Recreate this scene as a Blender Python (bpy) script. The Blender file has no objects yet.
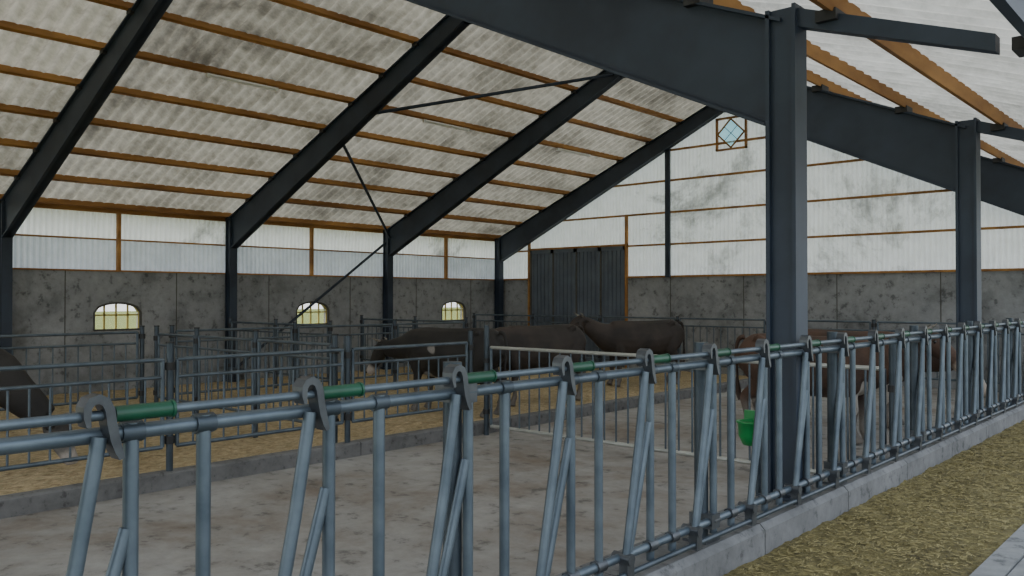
import bpy, math, random
from mathutils import Vector, noise as mn
random.seed(4)
S=bpy.context.scene
COL=S.collection

# ------------------------------------------------------------------ materials
def nt(name):
    m=bpy.data.materials.new(name); m.use_nodes=True
    t=m.node_tree; b=t.nodes['Principled BSDF']
    return m,t,b
def ramp(t,fac,stops):
    r=t.nodes.new('ShaderNodeValToRGB'); e=r.color_ramp.elements
    e[0].position=stops[0][0]; e[0].color=(*stops[0][1],1)
    e[1].position=stops[-1][0]; e[1].color=(*stops[-1][1],1)
    for p,c in stops[1:-1]:
        x=e.new(p); x.color=(*c,1)
    t.links.new(fac,r.inputs[0]); return r.outputs[0]
def coords(t,scale=(1,1,1)):
    c=t.nodes.new('ShaderNodeTexCoord'); mp=t.nodes.new('ShaderNodeMapping')
    mp.inputs['Scale'].default_value=scale
    t.links.new(c.outputs['Object'],mp.inputs[0]); return mp.outputs[0]
def noise(t,vec,scale,detail=6,rough=.6,dist=0):
    n=t.nodes.new('ShaderNodeTexNoise'); n.inputs['Scale'].default_value=scale
    n.inputs['Detail'].default_value=detail; n.inputs['Roughness'].default_value=rough
    n.inputs['Distortion'].default_value=dist
    t.links.new(vec,n.inputs['Vector']); return n.outputs['Fac']
def mixc(t,f,a,b,mode='MIX'):
    m=t.nodes.new('ShaderNodeMix'); m.data_type='RGBA'; m.blend_type=mode
    for s,v in ((m.inputs[0],f),(m.inputs[6],a),(m.inputs[7],b)):
        if isinstance(v,(int,float)): s.default_value=v
        elif isinstance(v,tuple): s.default_value=(*v,1)
        else: t.links.new(v,s)
    return m.outputs[2]
def bump(t,b,h,st=.3,d=.02):
    n=t.nodes.new('ShaderNodeBump'); n.inputs['Strength'].default_value=st; n.inputs['Distance'].default_value=d
    t.links.new(h,n.inputs['Height']); t.links.new(n.outputs[0],b.inputs['Normal'])
def simple(name,c1,c2,scale=8,rough=.5,metal=0,lo=.35,hi=.65,bs=.1,sc=(1,1,1)):
    m,t,b=nt(name); v=coords(t,sc); n=noise(t,v,scale)
    t.links.new(ramp(t,n,[(lo,c1),(hi,c2)]),b.inputs['Base Color'])
    b.inputs['Roughness'].default_value=rough; b.inputs['Metallic'].default_value=metal
    if bs: bump(t,b,n,bs,.01)
    return m

def concrete(name,dark,mid,light,bigscale=.7,bs=.3):
    m,t,b=nt(name); v=coords(t)
    n1=noise(t,v,bigscale,8,.68,.3); n2=noise(t,v,bigscale*7,8,.7)
    c1=ramp(t,n1,[(.3,dark),(.5,mid),(.7,light)])
    c2=ramp(t,n2,[(.36,(.32,.32,.32)),(.44,(.85,.85,.85)),(.7,(1.1,1.1,1.1))])
    t.links.new(mixc(t,.8,c1,c2,'MULTIPLY'),b.inputs['Base Color'])
    b.inputs['Roughness'].default_value=.9
    bump(t,b,noise(t,v,25,6,.7),bs,.01)
    return m
M_conc_wall=concrete('concrete_wall_panels',(.12,.125,.127),(.27,.282,.29),(.35,.362,.37),.9)
M_floor=concrete('concrete_floor',(.16,.115,.08),(.30,.285,.265),(.40,.395,.39),.6)
M_curb=concrete('concrete_curb',(.09,.09,.09),(.17,.17,.17),(.23,.23,.23),1.5)
M_pave=concrete('concrete_paving',(.14,.14,.135),(.24,.24,.235),(.32,.32,.31),1.2)
M_steel=simple('slate_blue_steel',(.013,.022,.038),(.028,.043,.068),1.4,.55,0,.35,.65,.03)
M_galv=simple('galvanised_tube',(.07,.095,.12),(.14,.175,.205),6,.42,.5,.3,.7,.03)
M_galvd=simple('galvanised_tube_dark',(.04,.056,.07),(.08,.10,.12),6,.45,.5,.3,.7,.03)
M_gate=simple('bright_zinc_tube',(.34,.35,.33),(.48,.49,.45),6,.35,.3,.3,.7,.02)
M_castd=simple('dark_cast_steel',(.05,.055,.065),(.12,.13,.14),9,.4,.6,.3,.7,.1)
M_green=simple('green_plastic',(.002,.045,.022),(.004,.08,.04),9,.4,0,.3,.7,0)
M_green2=simple('bright_green_plastic',(.005,.2,.045),(.01,.28,.07),9,.4,0,.3,.7,0)
M_black=simple('black_rubber',(.01,.01,.012),(.03,.03,.03),9,.6,0,.3,.7,0)
M_wood=simple('brown_timber',(.22,.095,.022),(.47,.235,.062),3,.7,0,.35,.68,.1,(1,.25,1))
M_door=simple('grey_blue_door',(.08,.10,.13),(.125,.15,.185),2,.6,0,.3,.7,.05)
M_winfr=simple('cream_window_bars',(.40,.31,.08),(.55,.43,.13),5,.6,0,.3,.7,0)
M_frame_d=simple('dark_window_frame',(.04,.04,.035),(.09,.085,.07),5,.6,0,.3,.7,0)
M_glass,t,b=nt('clear_glass'); b.inputs['Base Color'].default_value=(.9,.9,.6,1); b.inputs['Roughness'].default_value=.05
b.inputs['Alpha'].default_value=.22
M_glassb,t,b=nt('glowing_blue_glass'); v=coords(t); n=noise(t,v,3)
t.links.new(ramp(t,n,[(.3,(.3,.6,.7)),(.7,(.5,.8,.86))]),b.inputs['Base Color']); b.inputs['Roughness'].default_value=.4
b.inputs['Emission Color'].default_value=(.35,.72,.85,1); b.inputs['Emission Strength'].default_value=.7  # pane glows by itself, standing in for daylight through the diamond window
def sheet(name,stops,fine,trans,tcol,scale=.5):
    m,t,b=nt(name); v=coords(t); n1=noise(t,v,scale,9,.72,.4); n2=noise(t,v,scale*9,6,.7)
    c=ramp(t,n1,stops); c2=ramp(t,n2,[(.3,fine),(.6,(1,1,1))])
    c=mixc(t,.8,c,c2,'MULTIPLY')
    t.links.new(c,b.inputs['Base Color']); b.inputs['Roughness'].default_value=.75
    tr=t.nodes.new('ShaderNodeBsdfTranslucent'); t.links.new(mixc(t,1.0,c,tcol,'MULTIPLY'),tr.inputs[0])
    mx=t.nodes.new('ShaderNodeMixShader'); mx.inputs[0].default_value=trans
    t.links.new(b.outputs[0],mx.inputs[1]); t.links.new(tr.outputs[0],mx.inputs[2])
    t.links.new(mx.outputs[0],t.nodes['Material Output'].inputs[0]); return m
M_roofL=sheet('fibre_cement_roof',[(.33,(.17,.155,.13)),(.44,(.38,.36,.31)),(.54,(.51,.485,.425)),(.7,(.57,.545,.485))],(.5,.49,.46),.28,(1,.96,.87),.5)
M_roofR=sheet('light_roof_sheet',[(.33,(.38,.365,.33)),(.43,(.66,.64,.59)),(.65,(.82,.8,.75))],(.6,.6,.58),.46,(1,.97,.91),.5)
M_white=sheet('white_cladding',[(.36,(.42,.42,.41)),(.42,(.72,.72,.71)),(.47,(.95,.95,.95)),(.7,(.97,.97,.97))],(.88,.88,.88),.42,(1,1,1),.38)
M_bluew=sheet('pale_grey_cladding',[(.3,(.52,.56,.61)),(.6,(.72,.765,.82))],(.9,.9,.9),.25,(1,1,1),.6)
def strawmat(name,c1,c2,c3,sc):
    m,t,b=nt(name); v=coords(t); n1=noise(t,v,sc,9,.75,.6); n2=noise(t,v,sc*.05,4,.6)
    v2=coords(t,(1,.3,1)); n3=noise(t,v2,sc*2.2,5,.7,1.5)
    c=ramp(t,n1,[(.32,c1),(.5,c2),(.66,c3)])
    c=mixc(t,.5,c,ramp(t,n3,[(.35,(.45,.42,.35)),(.6,(1.1,1.1,1.1))]),'MULTIPLY')
    c=mixc(t,.7,c,ramp(t,n2,[(.35,(.6,.58,.5)),(.6,(1,1,1))]),'MULTIPLY')
    t.links.new(c,b.inputs['Base Color']); b.inputs['Roughness'].default_value=.95
    bump(t,b,n1,.8,.03); return m
M_straw=strawmat('straw_bedding_mat',(.26,.19,.10),(.56,.44,.26),(.76,.62,.41),11)
M_feed=strawmat('mixed_feed',(.06,.046,.014),(.2,.165,.058),(.36,.3,.12),22)
M_strand=simple('dry_stalks',(.34,.27,.15),(.55,.46,.28),14,.9,0,.3,.7,0)
M_fstrand=simple('feed_stalks',(.17,.135,.05),(.36,.3,.13),14,.9,0,.3,.7,0)
M_grass=simple('meadow_grass',(.10,.14,.02),(.24,.25,.04),2,.95,0,.3,.7,.3)
M_lamp=simple('lamp_tube_white',(.8,.8,.76),(.9,.9,.86),4,.4,0,.3,.7,0)

def cowmat(name,dark,mid,leg,muzzle,patch=(.45,.42,.38),pth=.62,off=0):
    m,t,b=nt(name); v=coords(t); n=noise(t,v,2.2,3,.5,.3); nf=noise(t,v,60,4,.7)
    v3=coords(t); v3.node.inputs['Location'].default_value=(off,off*.7,0); npp=noise(t,v3,1.5,1.5,.4,.3)
    c=ramp(t,n,[(.35,dark),(.62,mid)])
    sp=t.nodes.new('ShaderNodeSeparateXYZ'); tc=t.nodes.new('ShaderNodeTexCoord'); t.links.new(tc.outputs['Object'],sp.inputs[0])
    mr=t.nodes.new('ShaderNodeMapRange'); mr.inputs[1].default_value=.52; mr.inputs[2].default_value=.25
    t.links.new(sp.outputs[2],mr.inputs[0]); c=mixc(t,mr.outputs[0],c,leg)
    c=mixc(t,ramp(t,npp,[(pth,(0,0,0)),(pth+.01,(1,1,1))]),c,patch)
    at=t.nodes.new('ShaderNodeAttribute'); at.attribute_name='muzzle'
    c=mixc(t,at.outputs['Fac'],c,muzzle)
    c=mixc(t,.35,c,ramp(t,nf,[(.3,(.4,.4,.4)),(.7,(1.3,1.3,1.3))]),'MULTIPLY')
    t.links.new(c,b.inputs['Base Color']); b.inputs['Roughness'].default_value=.7
    bump(t,b,nf,.25,.01); return m
M_cowblack=cowmat('black_white_cow_coat',(.012,.011,.011),(.028,.025,.023),(.16,.15,.14),(.4,.36,.33),(.25,.235,.22),.66,2.3)
M_cowdark=cowmat('dark_cow_coat',(.02,.016,.014),(.05,.037,.031),(.13,.115,.10),(.38,.34,.3),(.2,.185,.165),.70,5.1)
M_cowbrown=cowmat('brown_cow_coat',(.035,.02,.014),(.09,.048,.03),(.2,.18,.16),(.4,.33,.27),(.38,.35,.31),.68,.7)
M_eye,t,b=nt('cow_eye'); b.inputs['Base Color'].default_value=(.01,.008,.006,1); b.inputs['Roughness'].default_value=.1
M_horn=simple('horn_hoof',(.1,.09,.08),(.3,.27,.22),9,.5,0,.3,.7,0)

# ------------------------------------------------------------------ mesh builder
class MB:
    def __init__(s): s.v=[];s.f=[];s.m=[];s.s=[];s.mats=[]
    def mi(s,mat):
        if mat not in s.mats: s.mats.append(mat)
        return s.mats.index(mat)
    def add(s,vs,fs,mat,smooth=False):
        o=len(s.v); s.v+= [tuple(p) for p in vs]; k=s.mi(mat)
        for f in fs: s.f.append(tuple(i+o for i in f)); s.m.append(k); s.s.append(smooth)
    def box(s,a,b,mat):
        x0,x1=sorted((a[0],b[0]));y0,y1=sorted((a[1],b[1]));z0,z1=sorted((a[2],b[2]))
        vs=[(x0,y0,z0),(x1,y0,z0),(x1,y1,z0),(x0,y1,z0),(x0,y0,z1),(x1,y0,z1),(x1,y1,z1),(x0,y1,z1)]
        s.add(vs,[(0,3,2,1),(4,5,6,7),(0,1,5,4),(1,2,6,5),(2,3,7,6),(3,0,4,7)],mat)
    def prism(s,poly,y0,y1,mat,axis='y'):
        n=len(poly)
        if axis=='y': vs=[(p[0],y0,p[1]) for p in poly]+[(p[0],y1,p[1]) for p in poly]
        elif axis=='x': vs=[(y0,p[0],p[1]) for p in poly]+[(y1,p[0],p[1]) for p in poly]
        fs=[tuple(range(n)),tuple(range(2*n-1,n-1,-1))]
        for i in range(n):
            j=(i+1)%n; fs.append((i,i+n,j+n,j))
        s.add(vs,fs,mat)
    def tube(s,p0,p1,r,mat,n=8,r1=None):
        p0=Vector(p0);p1=Vector(p1);d=(p1-p0)
        if d.length<1e-6:return
        d.normalize(); a=Vector((0,0,1)) if abs(d.z)<.9 else Vector((1,0,0))
        u=d.cross(a).normalized(); w=d.cross(u)
        r1=r if r1 is None else r1
        vs=[]
        for p,rr in((p0,r),(p1,r1)):
            for i in range(n):
                an=2*math.pi*i/n; vs.append(p+u*(rr*math.cos(an))+w*(rr*math.sin(an)))
        s.add(vs,[(i,(i+1)%n,(i+1)%n+n,i+n) for i in range(n)],mat,True)
        s.add(vs[:n],[tuple(range(n-1,-1,-1))],mat); s.add(vs[n:],[tuple(range(n))],mat)
    def obj(s,name,parent=None,loc=None):
        me=bpy.data.meshes.new(name); me.from_pydata(s.v,[],s.f)
        for m in s.mats: me.materials.append(m)
        me.polygons.foreach_set('material_index',s.m); me.polygons.foreach_set('use_smooth',s.s)
        me.update()
        o=bpy.data.objects.new(name,me); COL.objects.link(o)
        if parent: o.parent=parent
        if loc: o.location=loc
        return o

# ------------------------------------------------------------------ dimensions (metres) : X right, Y along barn, Z up
XW=-16.1; XR=-9.1; XC=-2.135; XE=-.80; YG=17.55; YN=-4.2
ZR=6.36; MS=.42
def zr(x):
    if x>XC+.05: return ZR-MS*(XC-XR)+.05-.36*(x-XC)
    return ZR-MS*abs(x-XR)
FY=[-4.0,.2,4.88,9.12,13.35,17.4]

# ------------------------------------------------------------------ ground & floors
g=MB(); g.add([(-120,-90,-.12),(120,-90,-.12),(120,130,-.12),(-120,130,-.12)],[(0,1,2,3)],M_grass); g.obj('ground')
g=MB(); g.box((-7.45,YN,-.1),(-2.3,YG,0),M_floor); g.obj('floor')
def bed(name,x0,x1,y0,y1,z,step,amp,sc,mat,smat,nst,sl,yfrom,yto):
    b=MB(); nx=int((x1-x0)/step)+1; ny=int((y1-y0)/step)+1; vs=[]
    for j in range(ny+1):
        for i in range(nx+1):
            x=x0+(x1-x0)*i/nx; y=y0+(y1-y0)*j/ny
            h=mn.noise(Vector((x*sc,y*sc,1)))*amp+mn.noise(Vector((x*sc*3.7,y*sc*3.7,4)))*amp*.6
            vs.append((x,y,z+h))
    fs=[(j*(nx+1)+i,j*(nx+1)+i+1,(j+1)*(nx+1)+i+1,(j+1)*(nx+1)+i) for j in range(ny) for i in range(nx)]
    b.add(vs,fs,mat,True)
    for k in range(nst):
        x=random.uniform(x0+.05,x1-.05); y=random.uniform(yfrom,yto); a=random.uniform(0,math.pi); l=random.uniform(.4,1)*sl
        h=mn.noise(Vector((x*sc,y*sc,1)))*amp+mn.noise(Vector((x*sc*3.7,y*sc*3.7,4)))*amp*.6+z+.004
        dx,dy=math.cos(a)*l/2,math.sin(a)*l/2; w=sl*.05
        px,py=-math.sin(a)*w,math.cos(a)*w; t1=random.uniform(0,.012); t2=random.uniform(0,.012)
        b.add([(x-dx-px,y-dy-py,h+t1),(x+dx-px,y+dy-py,h+t2),(x+dx+px,y+dy+py,h+t2+.002),(x-dx+px,y-dy+py,h+t1+.002)],[(0,1,2,3)],smat)
    return b.obj(name)
bed('straw_bedding',-16.2,-7.62,YN,YG,.0,.12,.03,1.6,M_straw,M_strand,7000,.16,1,15)
bed('cattle_feed',-1.96,-1.06,YN,YG+6,.40,.035,.018,5,M_feed,M_fstrand,12000,.035,1.0,12)
g=MB(); g.box((-1.96,YN,-.1),(-1.06,YG+6,.37),M_curb); g.box((-1.06,YN,-.1),(-.94,YG+6,.405),M_pave); g.box((-.93,YN,-.1),(5,YG+6,.395),M_pave); g.obj('feed_passage_floor')
g=MB(); y=YN
while y<YG-1.1:
    y1=y+1.19
    poly=[(-2.30,-.05),(-2.30,.53),(-2.28,.55),(-1.99,.55),(-1.96,.52),(-1.96,-.05)]
    g.prism(poly,y,y1,M_curb); y+=1.2
g.obj('feed_curb')
g=MB(); y=YN
while y<YG-1.3:
    g.prism([(-7.61,-.05),(-7.61,.14),(-7.59,.155),(-7.46,.155),(-7.44,.14),(-7.44,-.05)],y,y+2.49,M_curb); y+=2.5
g.obj('pen_curb')

# ------------------------------------------------------------------ portal frames
def frame(yc,name='portal_frame'):
    b=MB(); hw=.035; fw=.085; ft=.022
    def dep(x):
        k=min(1,abs(x-XR)/6.98); return .34+.30*k
    def band(pts_top,pts_bot,y0,y1): b.prism(pts_top+pts_bot[::-1],y0,y1,M_steel)
    for sx,xe in ((-1,XW+.02),(1,XC)):
        top=[(XR,zr(XR)),(xe,zr(xe))]; bot=[(XR,zr(XR)-dep(XR)),(xe-sx*.1,zr(xe)-dep(xe))]
        band(top,bot,yc-hw,yc+hw)
        band([top[0],top[1]],[(XR,zr(XR)-ft),(xe,zr(xe)-ft)],yc-fw,yc+fw)
        band([(p[0],p[1]+ft) for p in bot],bot,yc-fw,yc+fw)
        b.box((XR-.02,yc-fw,zr(XR)-dep(XR)-.02),(XR+.02,yc+fw,zr(XR)-.05),M_steel)
        zt=zr(xe)+(0 if sx<0 else .09); zb=-.05 if sx<0 else .55
        b.box((xe-.095,yc-fw,zb),(xe-.07,yc+fw,zr(xe)-(.02 if sx<0 else -.06)),M_steel)
        b.box((xe+.07,yc-fw,zb),(xe+.093,yc+fw,zt-.02),M_steel)
        b.box((xe-.08,yc-hw-.02,zb),(xe+.08,yc+hw+.02,zr(xe)+(.0 if sx<0 else .06)),M_steel)
        b.box((xe-.13,yc-.13,(-.02 if sx<0 else .551)),(xe+(.13 if sx<0 else .093),yc+.13,(.04 if sx<0 else .57)),M_steel)
    x0,x1=XC+.09,-1.0
    b.prism([(x0,zr(x0)+.03),(x1,zr(x1)+.03),(x1,zr(x1)-.06),(x0,zr(x0)-.08)],yc-.05,yc+.05,M_steel)
    return b.obj(name)
for y in FY: frame(y)

# ------------------------------------------------------------------ purlins + roof
b=MB()
def purl(x,s):
    ang=math.atan(MS)*(-s); c,sn=math.cos(ang),math.sin(ang)
    z=zr(x); pts=[]
    for u,w in((-.033,0.03),(.033,0.03),(.033,.13),(-.033,.13)):
        pts.append((x+u*c-w*sn, z+u*sn+w*c))
    b.prism(pts,YN,YG+.15,M_wood)
    for y in FY: b.box((x-.06,y-.09,z+.035),(x+.06 ,y+.09,z-.03),M_black)
xs=[XR-.28-.85*i for i in range(8)]+[XW-.02]
for x in xs: purl(x,-1)
for x in [XR+.28+.87*i for i in range(9)]+[XE-.06]: purl(x,1)
b.obj('roof_purlins')
def roof(b,xs,mat,off=.165,pitch=.2,amp=.04):
    n=int((YG+.2-YN)/pitch*8); vs=[]; k=len(xs)
    for i in range(n+1):
        y=YN-.05+(YG+.25-YN)*i/n; w=amp*math.sin(2*math.pi*y/pitch)
        for x in xs: vs.append((x,y,zr(x)+off+w))
    b.add(vs,[(k*i+j,k*i+j+1,k*i+k+j+1,k*i+k+j) for i in range(n) for j in range(k-1)],mat,True)
rp=bpy.data.objects.new('ceiling',None); COL.objects.link(rp)
b=MB(); roof(b,[XR-.12,XW-.35],M_roofL); b.obj('roof_slope_west',rp)
b=MB(); roof(b,[XR+.12,-2.5,XC+.1,XE+.08],M_roofR); b.obj('roof_slope_east',rp)
b=MB()
for s in(-1,1): b.prism([(XR,ZR+.38),(XR+s*.3,ZR+.27),(XR+s*.3,ZR+.255),(XR,ZR+.365)],YN,YG+.2,M_roofR)
b.obj('ridge_cap',rp)
b=MB(); b.prism([(XE-.02,zr(XE)-.03),(XE+.03,zr(XE)-.03),(XE+.03,zr(XE)+.13),(XE-.02,zr(XE)+.14)],YN,YG+.15,M_steel)
b.obj('eave_beam')

# braces
b=MB()
def rp_(x,y,dz=-.1): return (x,y,zr(x)+dz)
b.tube(rp_(-15.95,13.3,-.25),rp_(-12.5,9.15,-.12),.032,M_steel)
b.tube(rp_(-12.1,9.15,-.12),rp_(-9.3,13.3,-.2),.032,M_steel)
b.tube(rp_(-9.0,13.3,-.2),rp_(-6.0,9.15,-.12),.032,M_steel)
b.obj('roof_brace')
b=MB(); b.tube((-16.0,13.2,3.1),(-16.0,9.22,.3),.032,M_steel); b.obj('wall_brace')

# ------------------------------------------------------------------ left wall
ZC=2.25
wins=[2.5,6.85,11.25,15.75]; WW=.44; ZS=1.14; ZA=1.48; ZT=1.66
def arch(u): return ZA+(ZT-ZA)*math.sqrt(max(0,1-u*u))
b=MB(); y=YN
for wy in wins:
    b.box((-16.42,y,-.1),(-16.22,wy-WW,ZC),M_conc_wall)
    n=14
    for i in range(n):
        u0=-1+2*i/n;u1=-1+2*(i+1)/n; ya=wy+u0*WW; yb=wy+u1*WW
        b.box((-16.42,ya,-.1),(-16.22,yb,ZS),M_conc_wall)
        b.prism([(ya,arch(u0)),(yb,arch(u1)),(yb,ZC),(ya,ZC)],-16.42,-16.22,M_conc_wall,'x')
    y=wy+WW
b.box((-16.42,y,-.1),(-16.22,YG+.2,ZC),M_conc_wall)
for yj in [ -2,.2,1.5,4.85,5.9,8.0,10.1,12.3,14.4,16.4]:
    b.box((-16.225,yj-.008,0),(-16.215,yj+.008,ZC),M_frame_d)
b.obj('wall_left_base')
def clad_y(b,x,y0,y1,z0,z1,mat,pitch=.1,amp=.012):
    n=int((y1-y0)/pitch*4)
    vs=[]
    for i in range(n+1):
        y=y0+(y1-y0)*i/n; w=amp*(1 if (i%4) in(0,1) else -1)
        vs+= [(x+w,y,z0),(x+w,y,z1)]
    b.add(vs,[(2*i,2*i+1,2*i+3,2*i+2) for i in range(n)],mat)
b=MB(); clad_y(b,-16.27,YN,YG+.1,ZC-.02,2.86,M_bluew); clad_y(b,-16.27,YN,YG+.1,2.86,3.5,M_white); b.obj('wall_left')
b=MB()
b.box((-16.255,YN,ZC),(-16.19,YG,ZC+.03),M_wood); b.box((-16.255,YN,2.845),(-16.2,YG,2.875),M_wood); b.box((-16.255,YN,3.36),(-16.18,YG,3.43),M_wood)
for yy in (2.5,6.85,11.2,15.45): b.box((-16.255,yy-.03,ZC),(-16.17,yy+.03,3.4),M_wood)
b.obj('trim_1')
for k,wy in enumerate(wins):
    b=MB(); pts=[(wy-WW,ZS)]+[(wy+u*WW,arch(u)) for u in [-1+2*i/12 for i in range(13)]]+[(wy+WW,ZS),(wy-WW,ZS)]
    for a,c in zip(pts,pts[1:]): b.tube((-16.24,a[0],a[1]),(-16.24,c[0],c[1]),.028,M_frame_d,6)
    for u in(-.5,0,.5): b.box((-16.33,wy+u*WW-.014,ZS),(-16.30,wy+u*WW+.014,arch(u)),M_winfr)
    b.box((-16.33,wy-WW,ZS+.27),(-16.30,wy+WW,ZS+.3),M_winfr)
    for a,c in zip(pts,pts[1:]): b.tube((-16.315,a[0],a[1]),(-16.315,c[0],c[1]),.022,M_winfr,6)
    b.add([(-16.34,p[0],p[1]) for p in pts[:-1]],[tuple(range(len(pts)-1))],M_glass)
    b.obj('window_%d'%(k+1))

# ------------------------------------------------------------------ gable wall
DX0,DX1,DZ=-15.05,-11.9,3.06
b=MB()
b.box((-16.22,YG+.02,-.1),(DX0,YG+.2,ZC),M_conc_wall); b.box((DX1,YG+.02,-.1),(XE+.0,YG+.2,ZC),M_conc_wall)
for xj in (-10.6,-8.7,-6.6,-4.6,-2.9): b.box((xj-.008,YG+.013,0),(xj+.008,YG+.025,ZC),M_frame_d)
b.obj('wall_back_base')
b=MB(); pitch=.1; x=-16.25; pv=None; i=0
while x<XE+.0:
    z0=DZ if DX0<x<DX1 else ZC-.02; w=.012*(1 if i%4 in(0,1) else -1)
    cur=[(x,YG+.06+w,z0),(x,YG+.06+w,zr(x)+.16)]
    if pv:
        z0p=max(pv[0][2],z0); 
        b.add([(pv[0][0],pv[0][1],z0p),(cur[0][0],cur[0][1],z0p),cur[1],pv[1]],[(0,1,2,3)],M_white)
    pv=cur; x+=pitch/4; i+=1
b.obj('wall_back')
b=MB()
for z in (2.25,3.03,3.80,4.57,5.30):
    w=(ZR-z)/MS; xa=max(XW-.1,XR-w); xb=min(XE,XR+w)
    segs=[(xa,DX0-.06),(DX1+.06,xb)] if z<3.1 else [(xa,xb)]
    for s0,s1 in segs: b.box((s0,YG-.02,z),(s1,YG+.045,z+.045),M_wood)
b.box((DX0-.07,YG-.02,DZ),(DX1+.07,YG+.045,DZ+.05),M_wood)
b.box((DX0-.07,YG-.02,0),(DX0-.01,YG+.045,3.8),M_wood); b.box((DX1+.01,YG-.03,0),(DX1+.07,YG+.045,3.83),M_wood)
b.obj('trim_2')
b=MB(); b.box((-10.68,YG-.1,ZC),(-10.56,YG-.035,zr(-10.6)-.36),M_steel); b.obj('gable_post')
b=MB(); w=(DX1-DX0)/4
for i in range(4):
    x0=DX0+i*w+.012;x1=DX0+(i+1)*w-.012
    b.box((x0,YG+.02,0.0),(x1,YG+.045,DZ),M_door)
    for j in range(6): 
        xa=x0+(x1-x0)*j/6; b.box((xa+.012,YG+.005,.05),(xa+(x1-x0)/6-.012,YG+.02,DZ-.05),M_door)
    b.box((x0,YG-.01,.0),(x0+.05,YG+.02,DZ),M_frame_d); b.box((x1-.05,YG-.01,.0),(x1,YG+.02,DZ),M_door)
    b.box((x0,YG-.01,DZ-.1),(x1,YG+.02,DZ),M_door)
b.obj('door_1')
b=MB(); cx,cz,r=-8.98,5.52,.33; yw=YG-.02
dia=[(cx,cz+r),(cx+r,cz),(cx,cz-r),(cx-r,cz)]
b.add([(p[0],yw,p[1]) for p in dia],[(0,1,2,3)],M_glassb)
for i in range(4):
    a,c=dia[i],dia[(i+1)%4]; b.tube((a[0],yw-.01,a[1]),(c[0],yw-.01,c[1]),.02,M_wood,6)
for k in (0,1):
    a=((dia[k][0]+dia[k+1][0])/2,(dia[k][1]+dia[k+1][1])/2); c=((dia[(k+2)%4][0]+dia[(k+3)%4][0])/2,(dia[(k+2)%4][1]+dia[(k+3)%4][1])/2)
    b.tube((a[0],yw-.01,a[1]),(c[0],yw-.01,c[1]),.007,M_frame_d,6)
q=r+.03
for (xa,za,xb,zb) in ((-q,-q,q,-q),(q,-q,q,q),(q,q,-q,q),(-q,q,-q,-q)):
    b.box((cx+min(xa,xb)-.02,YG-.04,cz+min(za,zb)-.02),(cx+max(xa,xb)+.02,YG+.03,cz+max(za,zb)+.02),M_wood)
b.obj('window_5')

# ------------------------------------------------------------------ lamps (switched off)
for (lx,ly) in ((-11.95,2.5),(-11.95,6.97),(-11.95,11.4),(-11.95,15.5)):
    z=zr(lx)-.01
    b=MB(); b.box((-.03,-.62,.0),(.03,.62,.03),M_lamp); b.tube((0,-.58,-.015),(0,.58,-.015),.013,M_lamp,8)
    b.box((-.02,-.62,-.03),(.02,-.58,.0),M_lamp); b.box((-.02,.58,-.03),(.02,.62,.0),M_lamp)
    for yy in (-.4,.4): b.tube((0,yy,.02),(0,yy,.14),.008,M_castd,6)
    b.obj('fluorescent_lamp',loc=(lx,ly,z))

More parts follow.
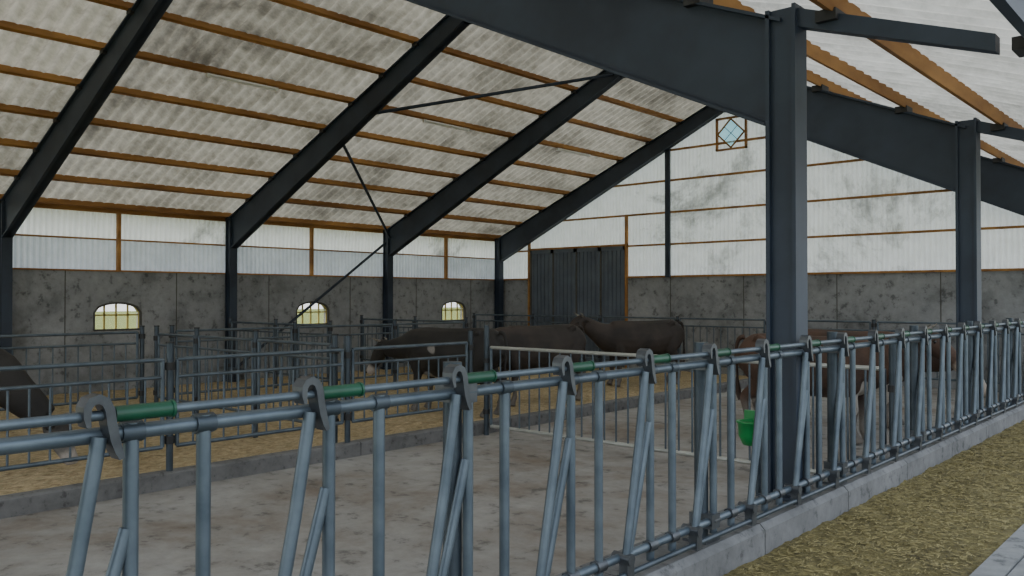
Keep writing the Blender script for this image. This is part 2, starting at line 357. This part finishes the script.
# ------------------------------------------------------------------ feed fence
b=MB(); p=.572; y0=-1.403; k=0; Y1=YG-.3
X=-2.02; ZT1=1.43; ZT2=1.48; ZB=.655
b.tube((X,y0-.3,ZT1),(X,Y1,ZT1),.019,M_galv,10)
b.tube((X+.035,y0-.3,ZT2),(X+.035,Y1,ZT2),.012,M_galv,8)
b.tube((X,y0-.3,ZB),(X,Y1,ZB),.019,M_galv,10)
b.tube((X+.04,y0-.3,.595),(X+.04,Y1,.595),.013,M_galvd,8)
ya=y0
while ya<Y1-.3:
    A=ya; B=ya+.185
    b.tube((X,A,.59),(X,A,ZT1+.022),.0185,M_galv,10); b.tube((X,B,.59),(X,B,ZT1+.022),.0185,M_galv,10)
    b.tube((X,A-.01,1.20),(X,A-.17,ZB),.017,M_galv,8)
    L=A-.085
    b.tube((X+.03,L,ZT1),(X+.03,L-.05,1.14),.0185,M_galv,8); b.tube((X+.03,L-.05,1.14),(X+.03,L-.15,ZB),.0185,M_galv,8)
    b.tube((X-.03,L-.15,ZB),(X+.06,L-.15,ZB),.026,M_castd,8)
    b.box((X+.012,L-.175,.57),(X+.055,L-.125,ZB),M_castd)
    b.tube((X,A-.03,ZB),(X,A+.03,ZB),.028,M_castd,8); b.tube((X,B-.03,ZB),(X,B+.03,ZB),.028,M_castd,8)
    b.tube((X,A-.026,ZT1),(X,A+.026,ZT1),.026,M_galvd,8); b.tube((X,B-.026,ZT1),(X,B+.026,ZT1),.026,M_galvd,8)
    # curved catch hook leaning over the rod
    cp=[(-.034,-.022),(-.038,.0),(-.037,.022),(-.028,.036),(-.012,.041),(.003,.033),(.012,.014),(.017,-.02),(.024,-.055),(.033,-.085),(.040,-.102)]
    cp=[(L+u,ZT2+v) for u,v in cp]
    th=[.005,.008,.009,.010,.011,.011,.011,.011,.011,.009,.006]
    vs=[]; m_=len(cp)
    for i in range(m_):
        a=cp[max(0,i-1)];c=cp[min(m_-1,i+1)]
        n=Vector((0,c[1]-a[1],-(c[0]-a[0]))); n.normalize(); n*=th[i]
        for xx,sg in ((X+.012,-1),(X+.012,1),(X+.06,1),(X+.06,-1)): vs.append((xx,cp[i][0]+n.y*sg,cp[i][1]+n.z*sg))
    fs=[(0,3,2,1),tuple(4*(m_-1)+q for q in range(4))]
    for i in range(m_-1):
        for q in range(4): fs.append((4*i+q,4*i+(q+1)%4,4*i+4+(q+1)%4,4*i+4+q))
    b.add(vs,fs,M_castd)
    b.tube((X+.035,L+.03,ZT2),(X+.035,L+.165,ZT2),.019,M_green,12)
    b.tube((X+.035,L+.165,ZT2),(X+.035,L+.172,ZT2),.022,M_green,12)
    if k%3==0:
        yp=A-.02
        if abs(yp-4.85)>.25:
            b.tube((X-.055,yp,.55),(X-.055,yp,1.53),.034,M_galvd,12); b.box((X-.12,yp-.07,.55),(X+.01,yp+.07,.565),M_castd)
            for zz in(ZB,ZT1): b.box((X-.1,yp-.04,zz-.035),(X+.025,yp+.04,zz+.035),M_castd)
    k+=1; ya+=p
b.obj('feed_fence')

# ------------------------------------------------------------------ pen fences
def panel(b,p0,p1,zb,zt,mat,rail2=True,space=.155,posts=(1,1),post_h=1.33,zf=.0,rr=.02):
    p0=Vector((*p0,0));p1=Vector((*p1,0));d=p1-p0;L=d.length;u=d/L
    a=p0+u*.07;c=p1-u*.07
    def at(q,z): return (q.x,q.y,z)
    b.tube(at(a,zt),at(c,zt),rr,mat); b.tube(at(a,zb),at(c,zb),rr,mat)
    zt2=zt
    if rail2: zt2=zt-.16; b.tube(at(a,zt2),at(c,zt2),rr*.85,mat)
    b.tube(at(a,zb),at(a,zt),rr,mat); b.tube(at(c,zb),at(c,zt),rr,mat)
    n=max(2,int((L-.14)/space))
    for i in range(1,n):
        q=a+(c-a)*(i/n); b.tube(at(q,zb),at(q,zt2),.0105,mat,6)
    for q,f in((p0,posts[0]),(p1,posts[1])):
        if f:
            b.tube(at(q,zf),at(q,post_h),.032,M_galvd,10); b.tube(at(q,post_h),at(q,post_h+.015),.038,M_black,10)
            for zz in(zb+.06,zt-.06): b.tube(at(q,zz-.035),at(q,zz+.035),.045,M_black,10)
def run(name,pts,zb,zt,mat,**k):
    b=MB()
    for i,(a,c) in enumerate(zip(pts,pts[1:])): panel(b,a,c,zb,zt,mat,posts=(1 if i==0 else 0,1),**k)
    return b.obj(name)
LX=-7.52
run('pen_fence',[(LX,y) for y in (-2.5,-.4,1.6,3.65,5.67,7.6)],.38,1.18,M_galv,zf=.15)
run('pen_fence',[(x,5.67) for x in (-7.75,-9.4,-10.9,-12.1)],.3,1.22,M_galv)
run('pen_fence',[(-12.2,y) for y in (-1.0,1.2,3.4,5.5)],.3,1.25,M_galv)
run('pen_fence',[(-12.2,y) for y in (5.95,8.1,10.3,12.2)],.3,1.25,M_galv)
run('pen_fence',[(x,12.4) for x in (-12.4,-14.0,-15.9)],.3,1.25,M_galv)
run('pen_fence',[(x,9.0) for x in (-12.45,-14.2,-15.9)],.3,1.25,M_galv)
run('pen_fence',[(x,16.2) for x in (-15.9,-13.8,-11.7,-9.6,-7.5,-5.4,-3.9,-2.45)],.3,1.3,M_galv)
b=MB(); yg=7.75; xa,xb=-7.3,-2.5
for z,r in((1.12,.021),(.12,.023)): b.tube((xa,yg,z),(xb,yg,z),r,M_gate,10)
b.tube((xa,yg,.12),(xa,yg,1.12),.02,M_galv,10); b.tube((xb,yg,.12),(xb,yg,1.12),.02,M_galv,10)
n=30
for i in range(1,n):
    x=xa+(xb-xa)*i/n; b.tube((x,yg,.12),(x,yg,1.12),.0105,M_galv,6)
for x in (-7.38,-2.42):
    b.tube((x,yg,0),(x,yg,1.4),.035,M_galvd,10)
    for z in(.3,.95): b.tube((x,yg,z-.03),(x,yg,z+.03),.046,M_black,10)
b.obj('alley_gate')

# drinker
b=MB()
cx,cy=-2.42,5.0
pr=[(.02,-.09),(.06,-.085),(.085,-.03),(.09,.05),(.1,.055),(.1,.065),(.08,.065),(.07,-.02),(.0,-.05)]
n=16;vs=[];fs=[]
for r_,z in pr:
    for i in range(n): a=2*math.pi*i/n; vs.append((cx+r_*math.cos(a),cy+r_*math.sin(a),.9+z))
for j in range(len(pr)-1):
    for i in range(n): fs.append((j*n+i,j*n+(i+1)%n,(j+1)*n+(i+1)%n,(j+1)*n+i))
b.add(vs,fs,M_green2,True)
b.box((cx-.09,cy+.07,.82),(cx+.09,cy+.1,1.02),M_green2)
b.box((cx+.08,cy-.1,.86),(XC-.1,cy-.06,.92),M_castd)
b.tube((cx,cy+.085,0),(cx,cy+.085,.85),.02,M_galvd)
b.obj('drinking_bowl')

# ------------------------------------------------------------------ cows
def loft(vs,fs,st,n=18):
    o=len(vs); m=len(st)
    for i,(x,y,z,w,h) in enumerate(st):
        a=Vector(st[max(0,i-1)][:3]); c=Vector(st[min(m-1,i+1)][:3]); t=(c-a).normalized()
        side=Vector((0,1,0)); nrm=t.cross(side).normalized()*-1; side=nrm.cross(t).normalized()
        for k in range(n):
            an=2*math.pi*k/n; p=Vector((x,y,z))+side*(w*math.cos(an))+nrm*(h*math.sin(an)); vs.append(p)
    for i in range(m-1):
        for k in range(n): fs.append((o+i*n+k,o+i*n+(k+1)%n,o+(i+1)*n+(k+1)%n,o+(i+1)*n+k))
    fs.append(tuple(o+k for k in range(n))[::-1]); fs.append(tuple(o+(m-1)*n+k for k in range(n)))
def cat(st,sub=4):
    out=[]; m=len(st)
    for i in range(m-1):
        p0=st[max(0,i-1)];p1=st[i];p2=st[i+1];p3=st[min(m-1,i+2)]
        for k in range(sub):
            t=k/sub; out.append(tuple(.5*((2*b_)+(-a+c)*t+(2*a-5*b_+4*c-d)*t*t+(-a+3*b_-3*c+d)*t**3) for a,b_,c,d in zip(p0,p1,p2,p3)))
    out.append(st[-1]); return out
def cowmesh(pose):
    vs=[];fs=[]
    trunk=[(-1.0,0,1.07,.07,.08),(-.96,0,1.05,.17,.18),(-.85,0,1.02,.245,.27),(-.6,0,.97,.275,.33),(-.25,0,.91,.32,.375),(.1,0,.895,.33,.385),(.38,0,.91,.29,.38),(.58,0,.94,.235,.35),(.74,0,.97,.18,.28)]
    if pose=='stand':
        neck=[(.92,0,1.06,.135,.21),(1.1,0,1.17,.105,.165),(1.24,0,1.26,.09,.13)]
        head=[(1.20,0,1.34,.06,.06),(1.27,0,1.30,.105,.12),(1.38,0,1.22,.115,.135),(1.5,0,1.12,.088,.11),(1.62,0,1.01,.07,.08),(1.70,0,.94,.077,.078),(1.75,0,.90,.055,.05)]
    elif pose=='low':
        neck=[(.94,0,.95,.135,.20),(1.14,0,.93,.105,.16),(1.30,0,.92,.09,.13)]
        head=[(1.30,0,1.02,.06,.06),(1.36,0,.97,.105,.12),(1.44,0,.87,.115,.13),(1.53,0,.75,.088,.11),(1.61,0,.63,.07,.08),(1.66,0,.55,.077,.078),(1.69,0,.50,.055,.05)]
    else:
        neck=[(.93,0,.82,.135,.20),(1.10,0,.66,.105,.16),(1.22,0,.54,.09,.13)]
        head=[(1.30,0,.56,.06,.06),(1.31,0,.50,.105,.12),(1.34,0,.40,.115,.13),(1.38,0,.28,.088,.105),(1.43,0,.17,.07,.08),(1.46,0,.11,.077,.072),(1.47,0,.07,.055,.05)]
    loft(vs,fs,cat(trunk+neck)); loft(vs,fs,cat(head))
    for s in(-1,1):
        loft(vs,fs,cat([(.50,s*.15,.86,.10,.15),(.52,s*.165,.70,.085,.115),(.50,s*.165,.58,.062,.08),(.53,s*.16,.40,.052,.056),(.53,s*.16,.36,.05,.052),(.52,s*.16,.22,.034,.036),(.53,s*.16,.13,.042,.046),(.56,s*.16,.07,.042,.05),(.575,s*.16,.035,.054,.066),(.585,s*.16,0,.058,.074)]),12)
        loft(vs,fs,cat([(-.74,s*.13,1.04,.13,.22),(-.68,s*.165,.86,.125,.21),(-.64,s*.175,.70,.10,.15),(-.72,s*.17,.58,.07,.10),(-.86,s*.165,.47,.048,.07),(-.87,s*.165,.42,.042,.056),(-.84,s*.165,.25,.036,.04),(-.82,s*.165,.14,.042,.048),(-.79,s*.165,.07,.042,.05),(-.775,s*.165,.035,.054,.066),(-.765,s*.165,0,.058,.074)]),12)
        loft(vs,fs,[(-.72,s*.17,1.22,.04,.05),(-.66,s*.19,1.24,.05,.05),(-.6,s*.18,1.2,.04,.05)],10)
    loft(vs,fs,cat([(-.93,0,1.24,.04,.04),(-1.02,0,1.2,.032,.032),(-1.06,0,1.0,.024,.024),(-1.05,.02,.75,.022,.022),(-1.05,.03,.62,.03,.03),(-1.04,.03,.5,.045,.04),(-1.03,.03,.38,.02,.02)]),10)
    loft(vs,fs,cat([(-.62,0,.60,.05,.05),(-.55,0,.58,.13,.12),(-.42,0,.57,.14,.12),(-.3,0,.6,.06,.06)]),12)
    hp=Vector(head[1][:3]); hd=(Vector(head[4][:3])-hp).normalized()
    up=Vector((-hd.z,0,hd.x))
    for s in(-1,1):
        b0=hp+Vector((0,s*.08,0)); st=[]
        for tt,w,h in((0,.03,.025),(.3,.05,.024),(.65,.052,.024),(.9,.03,.02),(1,.014,.012)):
            q=b0+Vector((-.02*tt,s*.19*tt,-.02*tt)); st.append(q[:]+(w,h))
        o=len(vs);n=10
        for (x,y,z,w,h) in st:
            for k in range(n):
                an=2*math.pi*k/n; vs.append(Vector((x,y,z))+hd*(w*math.cos(an))+up*(h*math.sin(an)))
        for i in range(len(st)-1):
            for k in range(n): fs.append((o+i*n+k,o+i*n+(k+1)%n,o+(i+1)*n+(k+1)%n,o+(i+1)*n+k))
        fs.append(tuple(o+k for k in range(n))[::-1]); fs.append(tuple(o+(len(st)-1)*n+k for k in range(n)))
    me=bpy.data.meshes.new('tmp'); me.from_pydata([tuple(v) for v in vs],[],fs)
    import bmesh
    bm=bmesh.new(); bm.from_mesh(me); bmesh.ops.recalc_face_normals(bm,faces=bm.faces); bm.to_mesh(me); bm.free()
    o=bpy.data.objects.new('tmp',me); COL.objects.link(o)
    r=o.modifiers.new('r','REMESH'); r.mode='VOXEL'; r.voxel_size=.016
    sm=o.modifiers.new('s','SMOOTH'); sm.iterations=7; sm.factor=.5
    dg=bpy.context.evaluated_depsgraph_get(); dg.update()
    out=bpy.data.meshes.new_from_object(o.evaluated_get(dg)); bpy.data.objects.remove(o)
    for pl in out.polygons: pl.use_smooth=True
    zmin=min(v.co.z for v in out.vertices)
    at=out.attributes.new('muzzle','FLOAT','POINT')
    mz=Vector(head[5][:3])
    for i,v in enumerate(out.vertices):
        d=(v.co-mz).length; at.data[i].value=max(0,min(1,(.15-d)/.05))
        v.co.z-=zmin
    return out,hp,hd,up,Vector((0,0,-zmin))
POSES={p:cowmesh(p) for p in('stand','low','graze')}
def cow(pose,x,y,heading,mat,sc=1.0,z=0):
    me,hp,hd,up,off=POSES[pose]
    e=bpy.data.objects.new('cow',None); COL.objects.link(e)
    e.location=(x,y,z); e.rotation_euler=(0,0,math.radians(heading)); e.scale=(sc,)*3
    m=me.copy(); m.materials.clear(); m.materials.append(mat)
    o=bpy.data.objects.new('body',m); COL.objects.link(o); o.parent=e
    b=MB()
    def ball(c,r,mat):
        n=10;vs=[];fs=[]
        for j in range(1,7):
            ph=math.pi*j/7
            for i in range(n): a=2*math.pi*i/n; vs.append(Vector(c)+Vector((r*math.sin(ph)*math.cos(a),r*math.sin(ph)*math.sin(a),r*math.cos(ph))))
        for j in range(5):
            for i in range(n): fs.append((j*n+i,(j+1)*n+i,(j+1)*n+(i+1)%n,j*n+(i+1)%n))
        fs.append(tuple(range(n))); fs.append(tuple(range(5*n,6*n))[::-1])
        b.add(vs,fs,mat,True)
    for s in(-1,1):
        c=hp+hd*.14+up*.05+off; c.y=s*.093; ball(c,.024,M_eye)
        c=hp+hd*.58+up*.03+off; c.y=s*.04; ball(c,.014,M_eye)
        h0=hp-hd*.03+up*.07+off; h0.y=s*.05; h1=h0+up*.05; h1.y=s*.13; h2=h1+up*.07+hd*.02; h2.y=s*.14
        b.tube(h0,h1,.02,M_horn,8,.016); b.tube(h1,h2,.016,M_horn,8,.004)
    b.obj('eyes_and_horns',e)
    return e
TH=math.degrees(math.atan2(748,835))
cow('low',-9.2,8.85,180+TH-35,M_cowblack,1.0,.0)
cow('graze',-9.0,10.62,180+TH+35,M_cowdark,1.0,.0)
cow('stand',-9.3,14.2,180+TH+22,M_cowdark,1.0,.0)
cow('graze',-9.74,2.12,TH+12,M_cowblack,1.0,.0)
cow('stand',-4.15,10.3,2,M_cowbrown,.99,0)
cow('low',-4.25,11.9,-4,M_cowbrown,1.0,0)

# ------------------------------------------------------------------ light
w=bpy.data.worlds.new('World'); S.world=w; w.use_nodes=True; t=w.node_tree
bg=t.nodes['Background']; tc=t.nodes.new('ShaderNodeTexCoord'); sp=t.nodes.new('ShaderNodeSeparateXYZ'); t.links.new(tc.outputs['Generated'],sp.inputs[0])
c=ramp(t,sp.outputs[2],[(0.0,(.84,.87,.88)),(.25,(.74,.81,.90)),(1,(.54,.67,.86))])
t.links.new(c,bg.inputs[0]); bg.inputs[1].default_value=2.35
l=bpy.data.lights.new('sun','SUN'); l.energy=3.8; l.angle=math.radians(30); l.color=(1,.96,.9)
o=bpy.data.objects.new('sun',l); COL.objects.link(o)
d=Vector((.35,.45,-.8)); o.rotation_euler=d.to_track_quat('-Z','Y').to_euler()

# ------------------------------------------------------------------ camera
cd=bpy.data.cameras.new('camera'); cd.sensor_width=36; cd.lens=835/1024*36; cd.clip_start=.05; cd.clip_end=400
co=bpy.data.objects.new('camera',cd); COL.objects.link(co)
co.location=(0,0,1.75); co.rotation_euler=(math.radians(90+.686),0,math.radians(TH))
S.camera=co
